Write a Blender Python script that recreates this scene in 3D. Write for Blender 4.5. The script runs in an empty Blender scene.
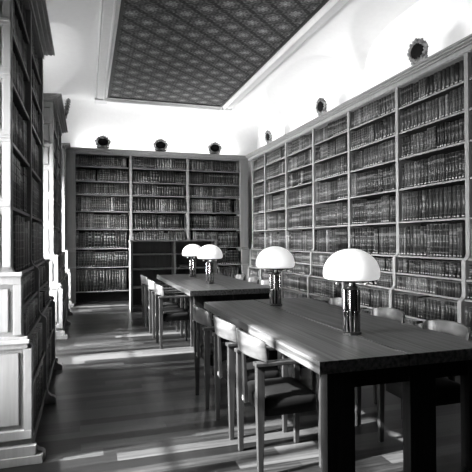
import bpy, bmesh, math, random
from mathutils import Vector, Matrix
random.seed(7)
PI = math.pi
S = bpy.context.scene
COL = S.collection

# ---------------------------------------------------------------- camera, light, exposure
FPX, YAW, PITCH, ROLL, EYE = 476.85, 0.3034, 0.0090, -0.0057, 1.45
fw = Vector((math.sin(YAW) * math.cos(PITCH), math.cos(YAW) * math.cos(PITCH), math.sin(PITCH)))
rt = Vector((math.cos(YAW), -math.sin(YAW), 0))
up = rt.cross(fw)
rt2 = rt * math.cos(ROLL) + up * math.sin(ROLL)
up2 = -rt * math.sin(ROLL) + up * math.cos(ROLL)
cd = bpy.data.cameras.new('camera')
cam = bpy.data.objects.new('camera', cd)
COL.objects.link(cam)
M3 = Matrix((rt2, up2, -fw)).transposed()
cam.matrix_world = Matrix.Translation((0, 0, EYE)) @ M3.to_4x4()
cd.sensor_width = 36
cd.lens = FPX * 36 / 472
cd.clip_start = 0.05
S.camera = cam

S.view_settings.view_transform = 'Standard'
S.view_settings.look = 'None'
S.view_settings.gamma = 1
S.view_settings.use_curve_mapping = False
S.view_settings.exposure = -0.1

W = bpy.data.worlds.new('sky')
S.world = W
W.use_nodes = True
W.node_tree.nodes['Background'].inputs[0].default_value = (.9, .9, .9, 1)
W.node_tree.nodes['Background'].inputs[1].default_value = 1.5


def light(name, typ, loc, direction, energy, **kw):
    ld = bpy.data.lights.new(name, typ)
    ld.energy = energy
    for k, v in kw.items():
        setattr(ld, k, v)
    o = bpy.data.objects.new(name, ld)
    COL.objects.link(o)
    o.location = loc
    o.rotation_euler = Vector(direction).to_track_quat('-Z', 'Y').to_euler()
    return o


SUN_DIR = (1, .11, -.72)
light('sun', 'SUN', (-6, 3, 6), SUN_DIR, 72, angle=.03)
WINDOWS = [(2.15, 3.35), (5.7, 7.42), (10.05, 11.2)]
for (a, b), e_ in zip(WINDOWS, (290, 760, 900)):           # daylight just outside each window
    light('window_daylight', 'AREA', (-1.6, (a + b) / 2, 1.75), (1, 0, -.34), e_ * (b - a), shape='RECTANGLE', size=b - a, size_y=2.4, spread=2.3)
# added, unseen fill lights that brighten the vault from the tops of the bookcases
light('vault_fill', 'AREA', (4.14, 3.2, 3.68), (0, 0, 1), 7, shape='RECTANGLE', size=.12, size_y=5)
light('vault_fill', 'AREA', (4.14, 8.7, 3.68), (0, 0, 1), 5, shape='RECTANGLE', size=.12, size_y=5.4)
for y_ in (4.6, 8.75):
    light('vault_fill', 'AREA', (-.72, y_, 3.68), (0, 0, 1), 10, shape='RECTANGLE', size=.12, size_y=2.2)
light('vault_fill', 'AREA', (1.8, 11.98, 3.68), (0, 0, 1), 30, shape='RECTANGLE', size=4.0, size_y=.12)

# ---------------------------------------------------------------- materials
def newmat(name):
    m = bpy.data.materials.new(name)
    m.use_nodes = True
    nt = m.node_tree
    b = nt.nodes['Principled BSDF']
    return m, nt, b


def N(nt, typ, **kw):
    n = nt.nodes.new(typ)
    for k, v in kw.items():
        setattr(n, k, v)
    return n


def mth(nt, op, a, b=None, clamp=False):
    n = nt.nodes.new('ShaderNodeMath')
    n.operation = op
    n.use_clamp = clamp
    for i, v in enumerate((a, b)):
        if v is None:
            continue
        if isinstance(v, (int, float)):
            n.inputs[i].default_value = v
        else:
            nt.links.new(v, n.inputs[i])
    return n.outputs[0]


def ramp(nt, fac, stops):
    r = nt.nodes.new('ShaderNodeValToRGB')
    el = r.color_ramp.elements
    while len(el) > 1:
        el.remove(el[-1])
    el[0].position, c = stops[0]
    el[0].color = (c, c, c, 1)
    for p, c in stops[1:]:
        e = el.new(p)
        e.color = (c, c, c, 1)
    nt.links.new(fac, r.inputs[0])
    return r.outputs[0]


def noise(nt, vec, scale, detail=3, rough=.5):
    n = nt.nodes.new('ShaderNodeTexNoise')
    n.inputs['Scale'].default_value = scale
    n.inputs['Detail'].default_value = detail
    n.inputs['Roughness'].default_value = rough
    if vec is not None:
        nt.links.new(vec, n.inputs['Vector'])
    return n.outputs['Fac']


def mapped(nt, scale=(1, 1, 1), rot=(0, 0, 0), src='Object'):
    tc = nt.nodes.new('ShaderNodeTexCoord')
    mp = nt.nodes.new('ShaderNodeMapping')
    mp.inputs['Scale'].default_value = scale
    mp.inputs['Rotation'].default_value = rot
    nt.links.new(tc.outputs[src], mp.inputs[0])
    return mp.outputs[0]


def bump(nt, b, h, strength=.2, dist=.01):
    n = nt.nodes.new('ShaderNodeBump')
    n.inputs['Strength'].default_value = strength
    n.inputs['Distance'].default_value = dist
    nt.links.new(h, n.inputs['Height'])
    nt.links.new(n.outputs[0], b.inputs['Normal'])


def grain(name, lo, hi, scale=(2, 40, 40), rough=.4, spec=.5, bs=.05):
    m, nt, b = newmat(name)
    v = mapped(nt, scale)
    f = noise(nt, v, 1.0, 5, .6)
    nt.links.new(ramp(nt, f, [(.3, lo), (.7, hi)]), b.inputs['Base Color'])
    b.inputs['Roughness'].default_value = rough
    b.inputs['Specular IOR Level'].default_value = spec
    bump(nt, b, f, bs, .004)
    return m


def plain(name, c, rough=.5, metal=0, spec=.5, var=.12):
    m, nt, b = newmat(name)
    f = noise(nt, mapped(nt), 14, 3)
    nt.links.new(ramp(nt, f, [(.3, c * (1 - var)), (.7, c * (1 + var))]), b.inputs['Base Color'])
    b.inputs['Roughness'].default_value = rough
    b.inputs['Metallic'].default_value = metal
    b.inputs['Specular IOR Level'].default_value = spec
    return m


DARK_WALL = grain('unseen_wall_dark', .015, .03, (30, 30, 2), .5, .3)  # invented dark finish for unseen walls, cuts the bounced fill
PLASTER = plain('white_plaster', .86, .9, spec=.1, var=.015)
CASE = grain('painted_oak', .20, .25, (30, 30, 2), .5, .25)
SHELF = grain('shelf_shade', .015, .03, (2, 30, 30), .55, .2)  # shade between shelves put into the board colour; front edges stay light
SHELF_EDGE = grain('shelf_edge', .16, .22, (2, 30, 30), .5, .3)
CASE_BACK = plain('case_back', .010, .8, spec=.1)  # darkened to stand for the shade behind and above the books
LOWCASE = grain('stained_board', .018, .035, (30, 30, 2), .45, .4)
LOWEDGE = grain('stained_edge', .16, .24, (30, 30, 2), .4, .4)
TABLE_TOP = grain('table_oak_along', .002, .125, (38, 1.1, 38), .36, .32, .1)
TABLE_LEG = grain('table_oak_upright', .004, .011, (40, 40, 2.2), .7, .05)
CHAIR_WOOD = grain('chair_oak', .010, .032, (26, 26, 3), .45, .25)
CHAIR_BACK = grain('chair_back_oak', .015, .075, (9, 3, 18), .35, .5)
SEAT_FAB = plain('seat_leather', .004, .6, spec=.15)
PALE_BLOCK = plain('pale_block', .25, .5)
CHROME = plain('polished_chrome', .32, .12, 1, var=.04)
SOCKET = plain('socket_metal', .75, .3, 1)
DARKMETAL = plain('dark_metal', .025, .3, .3)
PAGE = plain('paper_block', .38, .9, spec=.1)
LABEL = plain('spine_label', .34, .8, spec=.1)
CARVED = plain('carved_bronze_wood', .2, .45, .0, var=.8)
PLAQUE = plain('dark_plaque', .006, .7, spec=.08)
WINFRAME = plain('window_paint', .8, .5)

def glass_mat():
    m, nt, b = newmat('window_glass')
    t = N(nt, 'ShaderNodeBsdfTransparent')
    g = N(nt, 'ShaderNodeBsdfGlossy')
    g.inputs['Roughness'].default_value = .02
    mx = N(nt, 'ShaderNodeMixShader')
    mx.inputs[0].default_value = .06
    nt.links.new(t.outputs[0], mx.inputs[1])
    nt.links.new(g.outputs[0], mx.inputs[2])
    nt.links.new(mx.outputs[0], nt.nodes['Material Output'].inputs[0])
    return m
GLASS = glass_mat()

def opal_mat():
    m, nt, b = newmat('opal_glass')
    b.inputs['Base Color'].default_value = (.85, .85, .85, 1)
    b.inputs['Roughness'].default_value = .25
    b.inputs['Emission Color'].default_value = (1, 1, 1, 1)
    b.inputs['Emission Strength'].default_value = .55
    return m
OPAL = opal_mat()

def bulb_mat():
    m, nt, b = newmat('lit_bulb')
    b.inputs['Base Color'].default_value = (.9, .9, .9, 1)
    b.inputs['Emission Color'].default_value = (1, 1, 1, 1)
    b.inputs['Emission Strength'].default_value = 2.5
    return m
BULB = bulb_mat()

def floor_mat():
    m, nt, b = newmat('plank_floor')
    tc = N(nt, 'ShaderNodeTexCoord')
    sp = N(nt, 'ShaderNodeSeparateXYZ')
    nt.links.new(tc.outputs['Object'], sp.inputs[0])
    x, y = sp.outputs[0], sp.outputs[1]
    yr = mth(nt, 'DIVIDE', mth(nt, 'ADD', y, 20), .118)
    row = mth(nt, 'FLOOR', yr)
    hsh = mth(nt, 'FRACT', mth(nt, 'MULTIPLY', mth(nt, 'SINE', mth(nt, 'MULTIPLY', row, 12.9898)), 43758.5))
    xr = mth(nt, 'ADD', mth(nt, 'DIVIDE', mth(nt, 'ADD', x, 20), 1.7), mth(nt, 'MULTIPLY', hsh, 7))
    colm = mth(nt, 'FLOOR', xr)
    wn = N(nt, 'ShaderNodeTexWhiteNoise', noise_dimensions='2D')
    cb_ = N(nt, 'ShaderNodeCombineXYZ')
    nt.links.new(row, cb_.inputs[0]); nt.links.new(colm, cb_.inputs[1])
    nt.links.new(cb_.outputs[0], wn.inputs['Vector'])
    fy = mth(nt, 'FRACT', yr); fx = mth(nt, 'FRACT', xr)
    ey = mth(nt, 'GREATER_THAN', mth(nt, 'ABSOLUTE', mth(nt, 'SUBTRACT', fy, .5)), .488)
    ex = mth(nt, 'GREATER_THAN', mth(nt, 'ABSOLUTE', mth(nt, 'SUBTRACT', fx, .5)), .4988)
    seam = mth(nt, 'MAXIMUM', ex, ey)
    g = noise(nt, mapped(nt, (1.5, 40, 1)), 1, 5, .7)
    mix = mth(nt, 'ADD', mth(nt, 'MULTIPLY', wn.outputs['Value'], .5), mth(nt, 'MULTIPLY', g, .6))
    c = ramp(nt, mix, [(.25, .002), (.5, .010), (.75, .055)])
    mm = N(nt, 'ShaderNodeMixRGB')
    nt.links.new(seam, mm.inputs[0]); nt.links.new(c, mm.inputs[1])
    mm.inputs[2].default_value = (.006, .006, .006, 1)
    nt.links.new(mm.outputs[0], b.inputs['Base Color'])
    b.inputs['Roughness'].default_value = .3
    b.inputs['Specular IOR Level'].default_value = .28
    bump(nt, b, mth(nt, 'SUBTRACT', mth(nt, 'MULTIPLY', g, .3), seam), .2, .004)
    return m
FLOOR = floor_mat()

def damask_mat():
    m, nt, b = newmat('damask_ceiling_paper')
    tc = N(nt, 'ShaderNodeTexCoord')
    sp = N(nt, 'ShaderNodeSeparateXYZ')
    nt.links.new(tc.outputs['Object'], sp.inputs[0])
    px, py = mth(nt, 'DIVIDE', sp.outputs[0], .51), mth(nt, 'DIVIDE', sp.outputs[1], .45)
    a_, b_ = mth(nt, 'ADD', px, py), mth(nt, 'SUBTRACT', px, py)      # lattice axes along the two diagonals
    fa = mth(nt, 'SUBTRACT', mth(nt, 'FRACT', mth(nt, 'ADD', a_, 40.6)), .5)
    fb = mth(nt, 'SUBTRACT', mth(nt, 'FRACT', mth(nt, 'ADD', b_, 39.92)), .5)
    rr = mth(nt, 'SQRT', mth(nt, 'ADD', mth(nt, 'MULTIPLY', fa, fa), mth(nt, 'MULTIPLY', fb, fb)))
    th = mth(nt, 'ARCTAN2', fa, fb)
    pet = mth(nt, 'COSINE', mth(nt, 'MULTIPLY', th, 8))
    nz = noise(nt, tc.outputs['Object'], 17, 4, .75)
    body = mth(nt, 'SUBTRACT', 1.0, mth(nt, 'MULTIPLY', rr, mth(nt, 'ADD', 2.9, mth(nt, 'MULTIPLY', pet, .6))), True)
    rings = mth(nt, 'COSINE', mth(nt, 'ADD', mth(nt, 'MULTIPLY', rr, 34), mth(nt, 'MULTIPLY', pet, 1.6)))
    s = mth(nt, 'ADD', mth(nt, 'MULTIPLY', body, .50), mth(nt, 'MULTIPLY', rings, .13))
    s = mth(nt, 'ADD', s, mth(nt, 'MULTIPLY', mth(nt, 'SUBTRACT', nz, .5), 1.0))
    e1 = mth(nt, 'GREATER_THAN', mth(nt, 'ABSOLUTE', fb), .43)          # the darker diagonal ribbon
    e2 = mth(nt, 'GREATER_THAN', mth(nt, 'ABSOLUTE', fa), .47)
    s = mth(nt, 'SUBTRACT', mth(nt, 'ADD', s, .20), mth(nt, 'ADD', mth(nt, 'MULTIPLY', e1, .17), mth(nt, 'MULTIPLY', e2, .0)))
    nt.links.new(ramp(nt, s, [(.0, .02), (.3, .09), (.6, .24), (.95, .55)]), b.inputs['Base Color'])
    b.inputs['Roughness'].default_value = .7
    b.inputs['Specular IOR Level'].default_value = .2
    return m
DAMASK = damask_mat()

def leather_mat():
    """book leather: tone per book (attribute), tooled bands by height along the spine (UV)"""
    m, nt, b = newmat('book_leather')
    at = N(nt, 'ShaderNodeAttribute', attribute_name='tone')
    uv = N(nt, 'ShaderNodeUVMap', uv_map='spine')
    sp = N(nt, 'ShaderNodeSeparateXYZ')
    nt.links.new(uv.outputs[0], sp.inputs[0])
    v, u = sp.outputs[1], sp.outputs[0]
    st = N(nt, 'ShaderNodeAttribute', attribute_name='binding')            # one value per binding: a set shares its tooling
    h1 = mth(nt, 'FRACT', mth(nt, 'MULTIPLY', st.outputs['Fac'], 91.7))
    h2 = mth(nt, 'FRACT', mth(nt, 'MULTIPLY', st.outputs['Fac'], 37.3))
    h3 = mth(nt, 'FRACT', mth(nt, 'MULTIPLY', st.outputs['Fac'], 53.9))
    nband = mth(nt, 'ADD', 4.0, mth(nt, 'FLOOR', mth(nt, 'MULTIPLY', h1, 4.0)))
    fr = mth(nt, 'FRACT', mth(nt, 'ADD', mth(nt, 'MULTIPLY', v, nband), h2))
    band = mth(nt, 'LESS_THAN', mth(nt, 'ABSOLUTE', mth(nt, 'SUBTRACT', fr, .5)), mth(nt, 'ADD', .03, mth(nt, 'MULTIPLY', h3, .07)))
    lab = mth(nt, 'LESS_THAN', mth(nt, 'ABSOLUTE', mth(nt, 'SUBTRACT', v, mth(nt, 'ADD', .68, mth(nt, 'MULTIPLY', h2, .14)))), .055)
    nz = noise(nt, mapped(nt), 45, 3, .8)
    gate = mth(nt, 'LESS_THAN', h1, .4)
    tool = mth(nt, 'ADD', mth(nt, 'MULTIPLY', band, mth(nt, 'MULTIPLY', h3, .12)), mth(nt, 'MULTIPLY', mth(nt, 'MULTIPLY', lab, gate), .09))
    tool = mth(nt, 'MULTIPLY', tool, mth(nt, 'MULTIPLY', nz, 1.7))
    base = mth(nt, 'MULTIPLY', at.outputs['Fac'], mth(nt, 'MAXIMUM', mth(nt, 'ADD', mth(nt, 'MULTIPLY', nz, 3.4), -.7), .08))
    c = mth(nt, 'ADD', base, tool)
    cc = N(nt, 'ShaderNodeCombineXYZ')
    for i in range(3):
        nt.links.new(c, cc.inputs[i])
    nt.links.new(cc.outputs[0], b.inputs['Base Color'])
    b.inputs['Roughness'].default_value = .38
    b.inputs['Specular IOR Level'].default_value = .3
    return m
LEATHER = leather_mat()

# ---------------------------------------------------------------- mesh helpers
class MB:
    def __init__(s):
        s.v, s.f, s.m, s.t, s.uv, s.sm, s.bd, s.binding = [], [], [], [], [], [], [], 0.0

    def face(s, idx, mi=0, tone=0.0, uv=None, smooth=False):
        s.f.append(tuple(idx)); s.m.append(mi); s.t.append(tone); s.uv.append(uv); s.sm.append(smooth); s.bd.append(s.binding)

    def box(s, x0, x1, y0, y1, z0, z1, mi=0):
        n = len(s.v)
        s.v += [(x0, y0, z0), (x1, y0, z0), (x1, y1, z0), (x0, y1, z0), (x0, y0, z1), (x1, y0, z1), (x1, y1, z1), (x0, y1, z1)]
        for q in ((3, 2, 1, 0), (4, 5, 6, 7), (0, 1, 5, 4), (1, 2, 6, 5), (2, 3, 7, 6), (3, 0, 4, 7)):
            s.face([n + i for i in q], mi)
        return s

    def hull(s, lo, hi, mi=0, smooth=False):
        """loft between two closed loops of equal length, capped"""
        n = len(s.v); k = len(lo)
        s.v += list(lo) + list(hi)
        for i in range(k):
            j = (i + 1) % k
            s.face((n + i, n + j, n + k + j, n + k + i), mi, smooth=smooth)
        s.face([n + i for i in reversed(range(k))], mi)
        s.face([n + k + i for i in range(k)], mi)
        return s

    def loft(s, loops, mi=0, smooth=True, caps=True):
        n = len(s.v); k = len(loops[0])
        for l in loops:
            s.v += list(l)
        for a in range(len(loops) - 1):
            for i in range(k):
                j = (i + 1) % k
                s.face((n + a * k + i, n + a * k + j, n + (a + 1) * k + j, n + (a + 1) * k + i), mi, smooth=smooth)
        if caps:
            s.face([n + i for i in reversed(range(k))], mi)
            s.face([n + (len(loops) - 1) * k + i for i in range(k)], mi)
        return s

    def lathe(s, prof, cx=0, cy=0, seg=32, mi=0, smooth=True, caps=True):
        loops = [[(cx + r * math.cos(2 * PI * i / seg), cy + r * math.sin(2 * PI * i / seg), z) for i in range(seg)] for r, z in prof]
        return s.loft(loops, mi, smooth, caps)

    def build(s, name, mats, parent=None, bevel=0, tones=False):
        me = bpy.data.meshes.new(name)
        me.from_pydata(s.v, [], s.f)
        if not isinstance(mats, (list, tuple)):
            mats = [mats]
        for m in mats:
            me.materials.append(m)
        me.polygons.foreach_set('material_index', s.m)
        me.polygons.foreach_set('use_smooth', s.sm)
        if tones:
            a = me.attributes.new('tone', 'FLOAT', 'FACE')
            a.data.foreach_set('value', s.t)
            a = me.attributes.new('binding', 'FLOAT', 'FACE')
            a.data.foreach_set('value', s.bd)
            ul = me.uv_layers.new(name='spine')
            flat = []
            for fi, f in enumerate(s.f):
                u = s.uv[fi]
                for i in range(len(f)):
                    flat += list(u[i]) if u else [0.5, 0.5]
            ul.data.foreach_set('uv', flat)
        else:
            bm = bmesh.new(); bm.from_mesh(me)
            bmesh.ops.recalc_face_normals(bm, faces=bm.faces)
            bm.to_mesh(me); bm.free()
        me.update()
        o = bpy.data.objects.new(name, me)
        COL.objects.link(o)
        if parent is not None:
            o.parent = parent
        if bevel:
            md = o.modifiers.new('edge', 'BEVEL')
            md.width = bevel; md.segments = 2; md.limit_method = 'ANGLE'
        return o


def tag(o, label, cat, group=None, kind=None):
    o['label'] = label; o['category'] = cat
    if group: o['group'] = group
    if kind: o['kind'] = kind
    return o


def empty(name, loc=(0, 0, 0), rz=0):
    o = bpy.data.objects.new(name, None)
    COL.objects.link(o)
    o.location = loc
    o.rotation_euler = (0, 0, rz)
    o.empty_display_size = .1
    return o


def copy_tree(o, parent=None):
    c = o.copy(); COL.objects.link(c)
    c.parent = parent
    for ch in list(o.children):
        copy_tree(ch, c)
    return c


def structure(o):
    o['kind'] = 'structure'
    return o

# ---------------------------------------------------------------- the room
XR, XL, YB = 4.03, -.469, 11.7655            # front faces of the right, left and back bookcases
WXR, WXL, WYB, WYF = 4.42, -.93, 12.16, -2.4
FRONT_T = .2
structure(MB().box(WXL - .5, WXR + .2, WYF - .2, WYB + .2, -.12, 0).build('floor', FLOOR))

ZS, ZC = 3.72, 4.79                          # springing and crown of the vault
PX0, PX1, PY0, PY1 = .207, 3.44, -1.4, 11.56  # outer edge of the ceiling frame
LUN = 3.58

def cove(d, w):                              # d = distance from wall, w = width of cove
    t = max(0., min(1., 1 - d / w))
    return ZS + (ZC - ZS) * math.sqrt(max(0., 1 - t * t))

def lunette(y):
    t = ((y - 8.77 + LUN / 2) % LUN - LUN / 2) / 1.74
    return ZS + 1.04 * (1 - t ** 4) ** .25 if abs(t) < 1 else ZS

def vault_z(x, y):
    l = lunette(y)
    zx = min(max(cove(x - WXL, PX0 - WXL), l if x < 1.7 else 0), max(cove(WXR - x, WXR - PX1), l if x > 1.7 else 0))
    zy = min(cove(WYB - y, WYB - PY1), cove(y - WYF, PY0 - WYF))
    return min(zx, zy, ZC)

m = MB()
xs = [WXL + (PX0 - WXL) * (i / 26) ** 1.3 for i in range(27)] + [PX0 + (PX1 - PX0) * i / 8 for i in range(1, 8)] + \
     [WXR - (WXR - PX1) * ((26 - i) / 26) ** 1.3 for i in range(27)]
ys = [WYF + (WYB - .5 - WYF) * i / 250 for i in range(250)] + [WYB - .5 * ((24 - i) / 24) ** 1.4 for i in range(25)]
for y in ys:
    for x in xs:
        m.v.append((x, y, vault_z(x, y)))
nx = len(xs)
for j in range(len(ys) - 1):
    for i in range(nx - 1):
        m.face((j * nx + i, j * nx + i + 1, (j + 1) * nx + i + 1, (j + 1) * nx + i), smooth=True)
# the lunette faces on the side walls above the springing
for side, x in ((0, WXL), (nx - 1, WXR)):
    base = len(m.v)
    for y in ys:
        m.v.append((x, y, ZS - .02))
    for j in range(len(ys) - 1):
        m.face((j * nx + side, (j + 1) * nx + side, base + j + 1, base + j))
ceil = structure(m.build('ceiling', PLASTER))

MW = .25                                    # width of the moulded frame round the paper
def frame_loop(off, z):
    return [(PX0 + off, PY0 + off, z), (PX1 - off, PY0 + off, z), (PX1 - off, PY1 - off, z), (PX0 + off, PY1 - off, z)]
fm = MB()
prof = [(-.02, ZC + .06), (-.02, ZC - .05), (.0, ZC - .075), (.02, ZC - .06), (.03, ZC - .085), (.155, ZC - .085), (.165, ZC - .11),
        (.185, ZC - .115), (.205, ZC - .09), (.215, ZC - .05), (MW, ZC - .05), (MW, ZC + .06)]
loops = [frame_loop(o, z) for o, z in prof]
fm.loft(loops, caps=False, smooth=False)
FRAME_MAT = plain('frame_paint', .74, .5, var=.03)
fm.build('frame_moulding', FRAME_MAT, ceil)
cb = MB()
for cx, cy in ((PX0 + .115, PY1 - .115), (PX1 - .115, PY1 - .115), (PX0 + .115, PY0 + .115), (PX1 - .115, PY0 + .115)):
    cb.box(cx - .135, cx + .135, cy - .135, cy + .135, ZC - .118, ZC - .02)
cb.build('frame_corner', FRAME_MAT, ceil, bevel=.01)
MB().box(PX0 + .2, PX1 - .2, PY0 + .2, PY1 - .2, ZC - .03, ZC - .012).build('damask_panel', DAMASK, ceil)
GROOVE = plain('dark_groove', .02, .6)
gl = [frame_loop(MW, ZC - .03), frame_loop(MW, ZC - .05), frame_loop(MW + .05, ZC - .05), frame_loop(MW + .05, ZC - .03)]
MB().loft(gl, caps=False, smooth=False).build('frame_groove', GROOVE, ceil)

structure(MB().box(WXR, WXR + .15, WYF, WYB, 0, ZS).build('wall_right', DARK_WALL))
structure(MB().box(WXL - .35, WXR + .15, WYB, WYB + .15, 0, ZS + .3).build('wall_back', PLASTER))
structure(MB().box(WXL - .35, WXR + .15, WYF - .15, WYF, 0, ZS + .3).build('wall_front', DARK_WALL))
SILL, HEAD = .55, 2.62
wl = MB()
edges = [WYF] + [e for w in WINDOWS for e in w] + [WYB]
for i in range(0, len(edges), 2):
    wl.box(WXL - .35, WXL, edges[i], edges[i + 1], 0, ZS)
for a, b in WINDOWS:
    wl.box(WXL - .35, WXL, a, b, 0, SILL)
    wl.box(WXL - .35, WXL, a, b, HEAD, ZS)
structure(wl.build('wall_left', PLASTER))
for k, (a, b) in enumerate(WINDOWS):
    w = MB()
    x0, x1 = WXL - .30, WXL - .24
    w.box(x0, x1, a, a + .06, SILL, HEAD).box(x0, x1, b - .06, b, SILL, HEAD)
    w.box(x0, x1, a + .06, b - .06, SILL, SILL + .07).box(x0, x1, a + .06, b - .06, HEAD - .06, HEAD)
    mid, MH = (a + b) / 2, (.05, .3, .05)[k]
    w.box(x0, x1, mid - MH, mid + MH, SILL + .07, HEAD - .06)
    for z in (1.25, 2.05):
        w.box(x0 + .015, x1 - .015, a + .06, mid - MH, z - .015, z + .015).box(x0 + .015, x1 - .015, mid + MH, b - .06, z - .015, z + .015)
    wo = structure(w.build('window_%d' % (k + 1), WINFRAME))
    MB().box(x0 + .028, x0 + .032, a + .06, b - .06, SILL + .07, HEAD - .06).build('pane', GLASS, wo)

# ---------------------------------------------------------------- bookcases
DEPTH = .36
ZTOP = 3.632
STEP = .062
FIELD = [(0, ZTOP - .12)]
def upright_profile(foot=True, deep=DEPTH, top=ZTOP - .11):
    p = [(-deep, 0)]
    p += [(.20, 0), (.20, .045), (.185, .06), (.16, .07), (.14, .09), (.13, .12)] if foot else [(.13, 0)]
    p += [(2 * STEP, .16), (2 * STEP, .745), (2 * STEP - .006, .768), (STEP + .028, .79), (STEP + .010, .812), (STEP, .84),
          (STEP, 1.185), (STEP - .006, 1.21), (.028, 1.232), (.010, 1.254), (0, 1.285), (0, top), (-deep, top)]
    return p

def extrude_profile(m, prof, x0, x1, mi=0):
    m.hull([(x0, -d, z) for d, z in prof], [(x1, -d, z) for d, z in prof], mi)

def cornice_mesh(x0, x1, mit0=0, mit1=0, ret0=False, ret1=False, deep=DEPTH):
    """moulded top; mit = +1 mitres into an inner corner; ret = the moulding also returns round that end"""
    pr = [(-deep, ZTOP - .12), (-.004, ZTOP - .12), (-.004, ZTOP - .112), (.014, ZTOP - .112), (.014, ZTOP - .058), (.044, ZTOP - .056), (.05, ZTOP - .048),
          (.05, ZTOP - .040), (.084, ZTOP - .038), (.09, ZTOP - .03), (.09, ZTOP - .022), (.116, ZTOP - .020), (.12, ZTOP - .012), (.12, ZTOP), (-deep, ZTOP)]
    m = MB()
    def end(x, d, mit, ret, sg):
        if mit: return x - sg * max(d, 0)
        if ret: return x + sg * max(d, 0)
        return x
    m.hull([(end(x0, d, mit0, ret0, -1), -d, z) for d, z in pr], [(end(x1, d, mit1, ret1, 1), -d, z) for d, z in pr])
    return m

rows = []          # every shelf row to be filled with books: dict(case, x0, x1, z, clear, d, wall, bay, shelf)

def bookcase(name, origin, rz, ups, shelves, label, wall, uw=.06, plinth=.1, ends=(0, 0), mit=(0, 0), paneled=None, x_ext=None, skip=None):
    root = empty(name, (origin[0], origin[1], 0), rz)
    tag(root, label, 'bookcase')
    for i, u in enumerate(ups):
        u0, u1 = u
        m = MB(); extrude_profile(m, upright_profile(), u0, u1)
        m.build('upright', CASE, root, bevel=.003)
    X0, X1 = ups[0][0], ups[-1][1]
    if x_ext: X0c, X1c = x_ext
    else: X0c, X1c = X0, X1
    cornice_mesh(X0c, X1c, mit[0], mit[1], ends[0], ends[1]).build('cornice', CASE, root)
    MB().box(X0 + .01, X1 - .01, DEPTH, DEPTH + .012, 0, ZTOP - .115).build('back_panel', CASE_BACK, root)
    nb = len(ups) - 1
    for b in range(nb):
        a0, a1 = ups[b][1], ups[b + 1][0]
        tops = [ZTOP - .12] + [z - .026 for z in shelves]
        for k, z in enumerate(shelves):
            d = 0 if z > 1.2 else STEP if z > .76 else 2 * STEP
            dprev = 0 if z > .95 * 1.2 else STEP if z > .7 else 2 * STEP
            fr = -(d + (-.012 if z != shelves[-1] else .0))
            if abs(z - 1.234) < .06: fr = -(STEP * .35)
            elif abs(z - .79) < .06: fr = -(STEP * 1.3)
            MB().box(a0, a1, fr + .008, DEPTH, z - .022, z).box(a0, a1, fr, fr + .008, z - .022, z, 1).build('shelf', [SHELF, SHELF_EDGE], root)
            rows.append(dict(root=root, x0=a0, x1=a1, z=z, clear=tops[k] - z, fr=fr, wall=wall, bay=b, shelf=k, origin=origin, rz=rz))
        pf = -(2 * STEP) + .02 if wall != 'back' else .10
        MB().box(a0, a1, pf, pf + .025, 0, shelves[-1] - .022).build('plinth', CASE if wall != 'back' else CASE_BACK, root)  # far case: board coloured dark to stand for the shaded void
    return root

SH_SIDE = [3.227, 2.892, 2.546, 2.132, 1.69, 1.234, 1.005, .79, .47, .13]
SH_BACK = [3.222, 2.877, 2.556, 2.163, 1.736, 1.28, .84, .28]
H = .03
yl = 11.50
centers = [11.47, 10.585, 9.325, 8.05, 6.785, 5.53, 4.28, 3.02]
rc = bookcase('bookcase', (XR, yl), -PI / 2, [(yl - c - H, yl - c + H) for c in centers], SH_SIDE,
              'long tall bookcase lining the right wall, bays of leather books up to the vault', 'right', mit=(1, 0), x_ext=(yl - YB, yl - 2.99))
bc = bookcase('bookcase', (0, YB), 0, [(-.46, -.25), (.995, 1.055), (2.40, 2.46), (3.80, 4.02)], SH_BACK,
              'tall three-bay bookcase across the far end of the room', 'back', mit=(0, 1), x_ext=(XL, XR))

def end_panel(root, x, sg):
    """framed end of a left bookcase: stepped board with raised stiles and rails, in local x; sg = outward direction"""
    t = .034
    def col(z0, z1, yb, m):
        fr0, fr1 = -yb, DEPTH
        st = .05
        xa, xb = sorted((x, x + sg * t))
        m.box(xa, xb, fr0, fr0 + st, z0, z1).box(xa, xb, fr1 - st, fr1, z0, z1)
    m = MB()
    def bar(z0, z1, yb, tt=t, out=0):
        xa, xb = sorted((x, x + sg * tt))
        m.box(xa, xb, -yb - out, DEPTH, z0, z1)
    col(1.28, ZTOP - .122, 0, m); col(.84, 1.20, STEP, m); col(.16, .75, 2 * STEP, m)
    for z in (3.227, 2.892, 2.546, 2.132, 1.69):
        bar(z - .035, z + .035, 0, .036)
        bar(z - .012, z + .012, 0, .044)
    bar(ZTOP - .2, ZTOP - .121, 0, .036)
    bar(1.17, 1.249, STEP - .001, .036); bar(1.225, 1.25, STEP, .052, .006)
    bar(.75, .83, STEP * 1.6, .036); bar(.785, .81, STEP * 1.7, .052, .006)
    bar(.161, .22, 2 * STEP - .001, .036)
    m.box(*sorted((x, x + sg * .055)), -.19, DEPTH, 0, .055)
    m.box(*sorted((x, x + sg * .045)), -.15, DEPTH, .055, .12)
    def field(z0, z1, yb, g=.03):
        xa, xb = sorted((x, x + sg * .02))
        m.box(xa, xb, -yb + .05 + g, DEPTH - .05 - g, z0 + g, z1 - g)
    field(.22, .75, 2 * STEP); field(.83, 1.17, STEP)
    for za, zb in ((1.25, 1.655), (1.725, 2.097), (2.167, 2.511), (2.581, 2.857), (2.927, 3.192)):
        field(za, zb, 0, .022)
    m.build('end_panel', CASE, root, bevel=.004)

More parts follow.
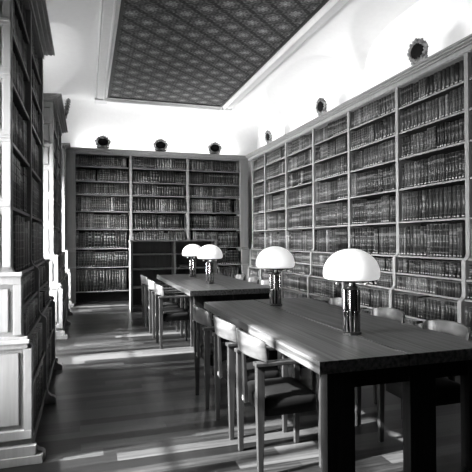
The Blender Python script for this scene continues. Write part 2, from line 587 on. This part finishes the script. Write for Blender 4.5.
def left_case(y0, y1, label):
    L = y1 - y0
    c = bookcase('bookcase', (XL, y0), PI / 2, [(0, .06), (L / 2 - H, L / 2 + H), (L - .06, L)], SH_SIDE, label, 'left' if y0 < 5 else 'left far',
                 ends=(1, 1))
    end_panel(c, 0, -1); end_panel(c, L, 1)
    return c

lc1 = left_case(3.42, 5.80, 'tall white-ended bookcase nearest the camera on the left of the aisle')
lc2 = left_case(7.58, 9.92, 'tall white-ended bookcase further along the left, beyond the first window bay')
# corner pier: a narrow end of the same woodwork
pier = empty('corner_pier', (XL, 11.30, 0), PI / 2)
tag(pier, 'narrow white corner pier at the far left, against the end bookcase', 'pier')
pm = MB(); extrude_profile(pm, upright_profile(), 0, .235); pm.build('body', CASE, pier, bevel=.003)
cornice_mesh(0, YB - .13 - 11.30, 0, 0, 1, 0).build('cornice', CASE, pier)
end_panel(pier, 0, -1)

# ---------------------------------------------------------------- books
def book_geo(m, x0, t, depth, h, yf, z0, tone, label, solid=True, page_mi=1, label_mi=2):
    """a closed book: rounded spine towards -y"""
    r = t * .30
    sec = [(0, depth), (0, r * 1.1), (t * .12, r * .35), (t * .32, 0), (t * .68, 0), (t * .88, r * .35), (t, r * 1.1), (t, depth)]
    n = len(m.v); k = len(sec)
    for z in (0, h):
        for x, y in sec:
            m.v.append((x0 + x, yf + y, z0 + z))
    for i in range(k - 1):
        u0, u1 = sec[i][0] / t, sec[i + 1][0] / t
        side = i in (0, k - 2)
        m.face((n + i, n + i + 1, n + k + i + 1, n + k + i)[::1], 0, tone, None if side else ((u0, 0), (u1, 0), (u1, 1), (u0, 1)), smooth=not side)
    if solid:
        m.face([n + k + i for i in range(k)], page_mi, tone)
        m.face([n + i for i in reversed(range(k))], 0, tone)
    if label:
        lw, lh, zb = t * .62, label, z0 + .018
        q = len(m.v); xa = x0 + (t - lw) / 2; yy = yf - .0012
        m.v += [(xa, yy, zb), (xa + lw, yy, zb), (xa + lw, yy, zb + lh), (xa, yy, zb + lh)]
        m.face((q, q + 1, q + 2, q + 3), label_mi, tone)

def fill_row(rw):
    """list of books for one shelf row: (x, thickness, height, depth, setback, tone, label)"""
    out = []
    x = rw['x0'] + .006
    end = rw['x1'] - .006
    tone_row = random.choice([.018, .025, .032, .04])
    while x < end - .03:
        nset = random.choice([1, 2, 3, 4, 6, 8, 10])
        th = random.uniform(.036, .068)
        hh = rw['clear'] * random.uniform(.83, .95)
        tone = max(.006, min(.09, tone_row * random.lognormvariate(0, .55)))
        bind = random.random()
        lab = random.choice([0, .010, .011, .013, .015])
        sb = random.uniform(.012, .03)
        for q in range(nset):
            t = th * random.uniform(.93, 1.07)
            if x + t > end:
                break
            if random.random() < .012:
                x += random.uniform(.02, .06)
                if x + t > end: break
            tn = tone * random.choice([.4, .65, .9, 1, 1.3, 1.9])
            if random.random() < .012: tn = .16
            out.append((x, t, hh * random.uniform(.985, 1.0), random.uniform(.17, .22), sb + random.uniform(-.003, .003), tn, lab, bind if random.random() > .12 else random.random()))
            x += t + .0022
        else:
            continue
        break
    return out

def project(P):
    d = Vector(P) - Vector((0, 0, EYE))
    z = d.dot(fw)
    if z < .2: return None
    return 236 + FPX * d.dot(rt2) / z, 236 - FPX * d.dot(up2) / z

def world(rw, x, y, z):
    c, s = math.cos(rw['rz']), math.sin(rw['rz'])
    return (rw['origin'][0] + c * x - s * y, rw['origin'][1] + s * x + c * y, z)

for rw in rows:
    rw['books'] = [] if (False) else fill_row(rw)
    tot = 0
    for (x, t, h, dp, sb, tn, lb, bd) in rw['books']:
        y = rw['fr'] + sb
        ps = [project(world(rw, xx, y, zz)) for xx, zz in ((x, rw['z']), (x + t, rw['z']), (x + t, rw['z'] + h), (x, rw['z'] + h))]
        if None in ps: continue
        if not all(-2 < p[0] < 474 and -2 < p[1] < 474 for p in ps): continue
        tot += abs(sum(ps[i][0] * ps[(i + 1) % 4][1] - ps[(i + 1) % 4][0] * ps[i][1] for i in range(4))) / 2
    rw['score'] = tot / max(1, len(rw['books']))
    rw['inview'] = tot > 0
    if rw['wall'] == 'right' and rw['z'] < .75: rw['score'] *= .2
    if rw['wall'] == 'left far': rw['score'] = 0

ORD = ['first', 'second', 'third', 'fourth', 'fifth', 'sixth', 'seventh', 'eighth', 'ninth', 'tenth', 'eleventh', 'twelfth', 'thirteenth',
       'fourteenth', 'fifteenth', 'sixteenth', 'seventeenth', 'eighteenth', 'nineteenth', 'twentieth', 'twenty-first', 'twenty-second',
       'twenty-third', 'twenty-fourth', 'twenty-fifth', 'twenty-sixth', 'twenty-seventh', 'twenty-eighth', 'twenty-ninth', 'thirtieth',
       'thirty-first', 'thirty-second', 'thirty-third']
chosen, count = [], 0
for rw in sorted(rows, key=lambda r: -r['score']):
    if count + len(rw['books']) > 300: continue
    if rw['score'] <= 0: break
    chosen.append(rw); count += len(rw['books'])
chosen_ids = {id(r) for r in chosen}

def bay_phrase(rw):
    if rw['wall'] == 'right':
        n = {5: 'first', 4: 'second', 3: 'third', 2: 'fourth', 1: 'fifth', 0: 'sixth', 6: 'cropped'}[rw['bay']]
        if n == 'cropped': return "right wall's cropped edge bay"
        return "right wall's %s full bay" % n
    if rw['wall'] == 'left':
        return "left case's nearer bay" if rw['bay'] == 0 else "left case's farther bay"
    return "far wall's %s bay" % ('left', 'middle', 'right')[rw['bay']]

for rw in chosen:
    for i, (x, t, h, dp, sb, tn, lb, bd) in enumerate(rw['books']):
        m = MB(); m.binding = bd
        # U-shaped cover: boards and rounded spine with raised bands
        r = t * .30; c = .0028
        outer = [(0, dp), (0, r * 1.1), (t * .12, r * .35), (t * .32, 0), (t * .68, 0), (t * .88, r * .35), (t, r * 1.1), (t, dp)]
        inner = [(t - c, dp), (t - c, r + .006), (t * .5, .006 + r * .3), (c, r + .006), (c, dp)]
        def shell(z, lst): return [(a, b, z) for a, b in lst]
        n = len(m.v); k = len(outer); ki = len(inner)
        m.v += shell(0, outer) + shell(h, outer) + shell(0, inner) + shell(h, inner)
        for q in range(k - 1):
            u0, u1 = outer[q][0] / t, outer[q + 1][0] / t
            side = q in (0, k - 2)
            m.face((q, q + 1, k + q + 1, k + q), 0, tn, None if side else ((u0, 0), (u1, 0), (u1, 1), (u0, 1)), smooth=not side)
        o2 = 2 * k
        for q in range(ki - 1):
            m.face((o2 + q, o2 + q + 1, o2 + ki + q + 1, o2 + ki + q), 0, tn)
        m.face((k - 1, o2, o2 + ki, 2 * k - 1), 0, tn); m.face((o2 + ki - 1, 0, k, o2 + 2 * ki - 1), 0, tn)
        m.face([k + q for q in range(k)] + [o2 + ki + q for q in range(ki)], 0, tn)
        m.face(list(reversed([q for q in range(k)] + [o2 + q for q in range(ki)])), 0, tn)
        for bz in (1 / 6, 2 / 6, 3 / 6, 4 / 6, 5 / 6):                       # raised cords
            ring = [(t * .06, r * .8), (t * .12, r * .35 - .0022), (t * .32, -.0026), (t * .68, -.0026), (t * .88, r * .35 - .0022), (t * .94, r * .8)]
            z0 = h * bz - .003
            m.hull([(a, b, z0) for a, b in ring], [(a, b, z0 + .006) for a, b in ring])
            for q in range(len(ring) + 2): m.t[-1 - q] = tn * 1.1
        bo = m.build('book', [LEATHER], tones=True)
        bo.location = world(rw, x, rw['fr'] + sb, rw['z'])
        bo.rotation_euler = (0, 0, rw['rz'])
        look = 'Pale' if tn > .1 else 'Grey' if tn > .035 else 'Dark'
        tag(bo, '%s leather book, %s from left, %s shelf down, %s' % (look, ORD[i], ORD[rw['shelf']], bay_phrase(rw)), 'book',
            'books on the %s shelf of the %s' % (ORD[rw['shelf']], bay_phrase(rw)))
        MB().box(c, t - c, r + .0065, dp - .004, .004, h - .004).build('page_block', PAGE, bo)
        if lb:
            lw = t * .62
            la = MB().box((t - lw) / 2, (t + lw) / 2, -.0012, .0006, .018, .018 + lb).build('shelf_label', LABEL, bo)
            la['label'] = 'small pale shelf label at the foot of the spine'

mass = MB()
for rw in rows:
    if id(rw) in chosen_ids: continue
    for (x, t, h, dp, sb, tn, lb, bd) in rw['books']:
        n0 = len(mass.v); mass.binding = bd
        book_geo(mass, x, t, dp, h, rw['fr'] + sb, rw['z'], tn, lb)
        for q in range(n0, len(mass.v)):
            mass.v[q] = world(rw, *mass.v[q])
mo = mass.build('books', [LEATHER, PAGE, LABEL], tones=True)
tag(mo, 'rows of leather-bound books filling all the other shelves of the library', 'books', kind='stuff')

# ---------------------------------------------------------------- low open bookcase before the end wall
LX0, LX1, LY0, LY1, LZ = .845, 2.66, 9.86, 10.2, 1.467
low = empty('open_shelf_unit', (LX0, LY0, 0))
tag(low, 'low dark empty shelf unit standing in front of the far bookcase', 'shelf unit')
wL, dL = LX1 - LX0, LY1 - LY0
for a in (0, wL / 2 - .02, wL - .045):
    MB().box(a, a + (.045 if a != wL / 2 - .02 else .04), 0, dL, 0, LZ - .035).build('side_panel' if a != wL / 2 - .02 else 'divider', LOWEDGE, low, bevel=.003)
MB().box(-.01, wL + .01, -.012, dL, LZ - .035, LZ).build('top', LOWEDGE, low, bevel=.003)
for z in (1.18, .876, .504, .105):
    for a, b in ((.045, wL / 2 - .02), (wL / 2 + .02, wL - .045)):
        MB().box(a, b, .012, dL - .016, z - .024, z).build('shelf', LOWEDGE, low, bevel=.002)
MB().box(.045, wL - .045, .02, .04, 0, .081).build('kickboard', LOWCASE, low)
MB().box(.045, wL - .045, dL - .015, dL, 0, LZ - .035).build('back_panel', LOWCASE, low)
for k, (bx, w_, z, lab) in enumerate(((1.0, .24, .876, 'dark book lying flat, lower of two on the low shelf unit'),
                                      (1.02, .21, .876 + .034, 'dark book lying flat on top of another on the low shelf unit'))):
    b = empty('book', (LX0 + bx, LY0 + .05, z))
    tag(b, lab, 'book', 'books lying on the low shelf unit')
    MB().box(0, w_, 0, .17, 0, .003).box(0, w_, 0, .17, .03, .033).box(0, w_, 0, .004, .003, .03).build('cover', plain('dark_cloth', .03, .6), b)
    MB().box(.006, w_ - .006, .0045, .164, .0035, .0295).build('page_block', PAGE, b)

# ---------------------------------------------------------------- tables
TZ, TT = .78, .07
def table(x0, x1, y0, y1, label):
    t = empty('reading_table', (x0, y0, 0))
    tag(t, label, 'table', 'long oak reading tables')
    w, l = x1 - x0, y1 - y0
    sm = w * .478
    for a, b in ((0, sm - .006), (sm + .006, w)):
        MB().box(a, b, 0, l, TZ - TT, TZ).build('tabletop', TABLE_TOP, t, bevel=.0015)
    zt = TZ - TT
    for ya in (.052, l - .052 - .075):
        for xa, xb in ((.072, .25), (.625, .81), (w - .155, w - .04)):
            MB().box(xa, xb, ya, ya + .075, 0, zt).build('leg', TABLE_LEG, t, bevel=.003)
        MB().box(.25, .625, ya + .012, ya + .062, zt - .11, zt).box(.81, w - .155, ya + .012, ya + .062, zt - .11, zt).build('cross_rail', TABLE_LEG, t)
    MB().box(.56, .625, .127, l - .127, zt - .13, zt).build('centre_beam', TABLE_LEG, t)
    return t
table(1.216, 2.43, 2.364, 5.07, 'long dark oak reading table nearest the camera, carrying two dome lamps')
table(1.306, 2.50, 6.23, 9.38, 'long dark oak reading table further back, before the low shelf unit')

# ---------------------------------------------------------------- chairs
def make_chair():
    c = empty('armchair')
    def leg(x, y, top, wx=.05, wy=.042):
        lo = [(x + a * .016, y + b * .014, 0) for a, b in ((-1, -1), (1, -1), (1, 1), (-1, 1))]
        mid = [(x + a * wx / 2, y + b * wy / 2, .42) for a, b in ((-1, -1), (1, -1), (1, 1), (-1, 1))]
        hi = [(x + a * wx / 2, y + b * wy / 2, top) for a, b in ((-1, -1), (1, -1), (1, 1), (-1, 1))]
        MB().loft([lo, mid, hi], smooth=False).build('leg', CHAIR_WOOD, c, bevel=.003)
    for y in (-.195, .195):
        leg(-.21, y, .677); leg(.21, y, .677, .042)
        MB().box(-.245, .235, y - .032, y + .032, .677, .702).build('armrest', CHAIR_WOOD, c, bevel=.005)
    # seat: upholstered pad with a soft crown
    def pad(z, sx, sy):
        pts = []
        for i in range(32):
            a = 2 * PI * i / 32
            ca, sa = math.cos(a), math.sin(a)
            e = .2
            pts.append((sx * math.copysign(abs(ca) ** e, ca), sy * math.copysign(abs(sa) ** e, sa), z))
        return pts
    loops = [pad(.362, .170, .19), pad(.366, .184, .203), pad(.44, .186, .206), pad(.466, .182, .20), pad(.48, .166, .18), pad(.49, .11, .12), pad(.493, .04, .04)]
    MB().loft(loops).build('seat', SEAT_FAB, c)
    # bent back board carried by the arms, and its centre stile
    b = MB()
    lo = []
    n = 18
    for i in range(n + 1):
        s = -1 + 2 * i / n
        y = .228 * math.sin(s * PI / 2 * .98)
        x = -.262 + .095 * (1 - math.cos(s * PI / 2 * .98))
        tx, ty = .095 * math.sin(s * PI / 2 * .98), .228 * math.cos(s * PI / 2 * .98)
        ln = math.hypot(tx, ty); nx_, ny_ = ty / ln, -tx / ln
        zt = .862 - .034 * s * s
        th = .026
        zb = .722 - .02 * abs(s) ** 3
        lo.append([(x, y, zb), (x + nx_ * th, y + ny_ * th, zb), (x + nx_ * th * .7 - .012, y + ny_ * th * .7, zt), (x - .012 - nx_ * .002, y, zt)])
    b.loft(lo).build('backrest', CHAIR_BACK, c, bevel=.003)
    MB().hull([(-.252, -.02, .40), (-.224, -.02, .40), (-.224, .02, .40), (-.252, .02, .40)],
              [(-.259, -.024, .74), (-.241, -.024, .74), (-.241, .024, .74), (-.259, .024, .74)]).build('back_stile', CHAIR_WOOD, c, bevel=.003)
    tg = MB().box(-.2585, -.2535, -.011, .011, .415, .445).build('tag', PALE_BLOCK, c)  # pale block at the lower end of the stile
    tg['label'] = 'small pale block at the foot of the back stile'
    return c

chair = make_chair()
G1, G2, G3, G4 = 'chairs on the left of the near table', 'chairs on the right of the near table', 'chairs on the left of the far table', 'chairs on the right of the far table'
spots = [
    (1.22, 2.95, 0, 'wooden armchair at near table, nearest the camera on the left side', G1),
    (1.215, 3.54, 0, 'wooden armchair at near table, middle of three on the left side', G1),
    (1.195, 4.20, 0, 'wooden armchair at near table, farthest of three on the left side', G1),
    (2.225, 2.78, PI, 'wooden armchair at near table, nearest the camera on the bookcase side', G2),
    (2.225, 3.47, PI, 'wooden armchair at near table, middle of three on the bookcase side', G2),
    (2.225, 4.24, PI, 'wooden armchair at near table, farthest of three on the bookcase side', G2),
    (1.16, 6.62, 0, 'wooden armchair at far table, nearest the camera on the left side', G3),
    (1.16, 7.35, 0, 'wooden armchair at far table, middle of three on the left side', G3),
    (1.16, 8.32, 0, 'wooden armchair at far table, farthest of three on the left side', G3),
    (2.33, 6.60, PI, 'wooden armchair at far table, nearest the camera on the bookcase side', G4),
    (2.33, 7.17, PI, 'wooden armchair at far table, middle of three on the bookcase side', G4),
    (2.33, 7.85, PI, 'wooden armchair at far table, farthest of three on the bookcase side', G4),
]
for i, (x, y, r, lab, g) in enumerate(spots):
    o = chair if i == 0 else copy_tree(chair)
    o.location = (x, y, 0)
    o.rotation_euler = (0, 0, r)
    tag(o, lab, 'chair', g)

# ---------------------------------------------------------------- lamps
def make_lamp():
    l = empty('table_lamp')
    MB().lathe([(.066, 0), (.068, .003), (.068, .014), (.062, .018)], seg=8, smooth=False).build('base', DARKMETAL, l)
    m = MB()
    m.box(-.026, .026, -.026, .026, .018, .322)
    for a, b in ((-1, -1), (1, -1), (1, 1), (-1, 1)):
        m.lathe([(.0125, .018), (.0125, .318)], a * .034, b * .034, 12)
    m.build('post', CHROME, l, bevel=.003)
    s = MB()
    for a, b in ((1, 0), (-1, 0), (0, 1), (0, -1)):
        cx, cy = a * .042, b * .042
        wx, wy = (.011, .017) if a else (.017, .011)
        s.box(cx - wx, cx + wx, cy - wy, cy + wy, .018, .165)
    s.build('sleeve', CHROME, l, bevel=.004)
    MB().lathe([(.045, .318), (.047, .335), (.03, .345), (.03, .368), (.112, .372), (.12, .378), (.12, .386), (.03, .392)], seg=32).build('collar', DARKMETAL, l)
    for k in range(4):
        a = PI / 4 + k * PI / 2 + .1
        cx, cy = .098 * math.cos(a), .098 * math.sin(a)
        so = MB().lathe([(.013, .373), (.013, .352), (.010, .346)], cx, cy, 12).build('socket', SOCKET, l)
        MB().lathe([(.001, .424), (.016, .418), (.021, .405), (.017, .392), (.012, .386)], cx, cy, 14).build('bulb', BULB, so)
    MB().lathe([(.006, .39), (.006, .596)], seg=10).build('rod', DARKMETAL, l)
    # opal dome: flattened hemisphere, its lower edge rolled in
    prof = [(.158, .392), (.176, .389), (.188, .394), (.1965, .408), (.199, .428)]
    for i in range(1, 15):
        a = i / 14 * PI / 2
        prof.append((max(.0015, .199 * math.cos(a) ** .96), .428 + .178 * math.sin(a)))
    inner = [(max(.0012, r - .006), z - .006) for r, z in reversed(prof[4:])]
    MB().lathe(prof + inner, seg=48, caps=False).build('dome_shade', OPAL, l)
    return l
lamp = make_lamp()
GL = 'dome lamps on the reading tables'
for i, (x, y, lab) in enumerate([(1.798, 3.0, 'white dome table lamp on chrome post, nearest the camera on the near table'),
                                 (1.842, 4.545, 'white dome table lamp on chrome post, far end of the near table'),
                                 (1.827, 7.205, 'white dome table lamp on chrome post, nearer one on the far table'),
                                 (1.86, 8.60, 'white dome table lamp on chrome post, farther one on the far table')]):
    o = lamp if i == 0 else copy_tree(lamp)
    o.location = (x, y, TZ)
    o.rotation_euler = (0, 0, .12 + .2 * i)
    tag(o, lab, 'lamp', GL)

# ---------------------------------------------------------------- carved cartouches on the cornices
def make_cartouche():
    """carved shield facing -y: dark oval plaque in a frame of scrolls on a leafy foot"""
    c = empty('carved_cartouche')
    cz = .18
    f = MB()
    n = 84
    loops = []
    for i in range(n):
        a = 2 * PI * i / n
        lob = 1 + .025 * math.cos(14 * a) + .04 * math.cos(4 * a)
        rx, rz = .145 * lob, .112 * lob
        px, pz = rx * math.cos(a), cz + rz * math.sin(a)
        ring = []
        for j in range(8):
            b = 2 * PI * j / 8
            rr = .023 + .007 * math.cos(14 * a + 1.2)
            ring.append((px + rr * math.cos(b) * math.cos(a), rr * 1.2 * math.sin(b), pz + rr * math.cos(b) * math.sin(a)))
        loops.append(ring)
    loops.append(loops[0])
    f.loft(loops, caps=False)
    def blob(x, y, z, rx, ry, rz, rot=0):
        lp = []
        for i in range(7):
            t = PI * i / 6
            rr = max(.02, math.sin(t))
            ring = []
            for j in range(10):
                b = 2 * PI * j / 10
                u, v, w_ = rx * rr * math.cos(b), ry * rr * math.sin(b), rz * math.cos(t)
                ring.append((x + u * math.cos(rot) - w_ * math.sin(rot), y + v, z + u * math.sin(rot) + w_ * math.cos(rot)))
            lp.append(ring)
        f.loft(lp)
    for a, s in ((90, .055), (52, .045), (128, .045), (8, .045), (172, .045), (-35, .04), (215, .04)):
        r = math.radians(a)
        blob(.166 * math.cos(r), 0, cz + .130 * math.sin(r), .017, .02, s * .62, r + .9)
        blob(.160 * math.cos(r + .28), .004, cz + .126 * math.sin(r + .28), .014, .018, s * .5, r - .5)
    f.build('scroll_frame', CARVED, c)
    g = MB()
    k = MB()
    f = k
    for x, z, rx, rz, ro in ((-.10, .05, .025, .06, 1.1), (.10, .05, .025, .06, -1.1), (-.05, .055, .022, .055, .5), (.05, .055, .022, .055, -.5), (0, .06, .03, .05, 0)):
        blob(x, 0, z, rx, .028, rz, ro)
    k.box(-.11, .11, -.03, .03, 0, .022)
    k.build('foliage_foot', CARVED, c)
    p = MB()
    el = lambda s, y: [(.126 * s * math.cos(2 * PI * i / 32), y, cz + .094 * s * math.sin(2 * PI * i / 32)) for i in range(32)]
    p.loft([el(1, .012), el(1, -.004), el(.9, -.012), el(.4, -.018), el(.05, -.02)])
    p.build('plaque', PLAQUE, c)
    return c
cart = make_cartouche()
GC = 'carved cartouches standing on the cornices'
cs = [
    (.374, YB + .03, 0, 'dark carved cartouche on the far cornice, leftmost of its three'),
    (1.75, YB + .03, 0, 'dark carved cartouche on the far cornice, middle of its three'),
    (3.13, YB + .03, 0, 'dark carved cartouche on the far cornice, rightmost of its three'),
    (XR - .03, 5.0, -PI / 2, 'dark carved cartouche on the right cornice, nearest the camera'),
    (XR - .03, 7.58, -PI / 2, 'dark carved cartouche on the right cornice, middle of its three'),
    (XR - .03, 10.15, -PI / 2, 'dark carved cartouche on the right cornice, nearest the far corner'),
    (XL + .11, 8.85, PI / 2, 'dark carved cartouche seen edge-on atop the second left bookcase'),
]
for i, (x, y, r, lab) in enumerate(cs):
    o = cart if i == 0 else copy_tree(cart)
    o.location = (x, y, ZTOP)
    o.rotation_euler = Matrix.Rotation(r, 3, 'Z').to_quaternion().to_euler()
    o.rotation_euler.rotate_axis('X', math.radians(12))
    tag(o, lab, 'ornament', GC)
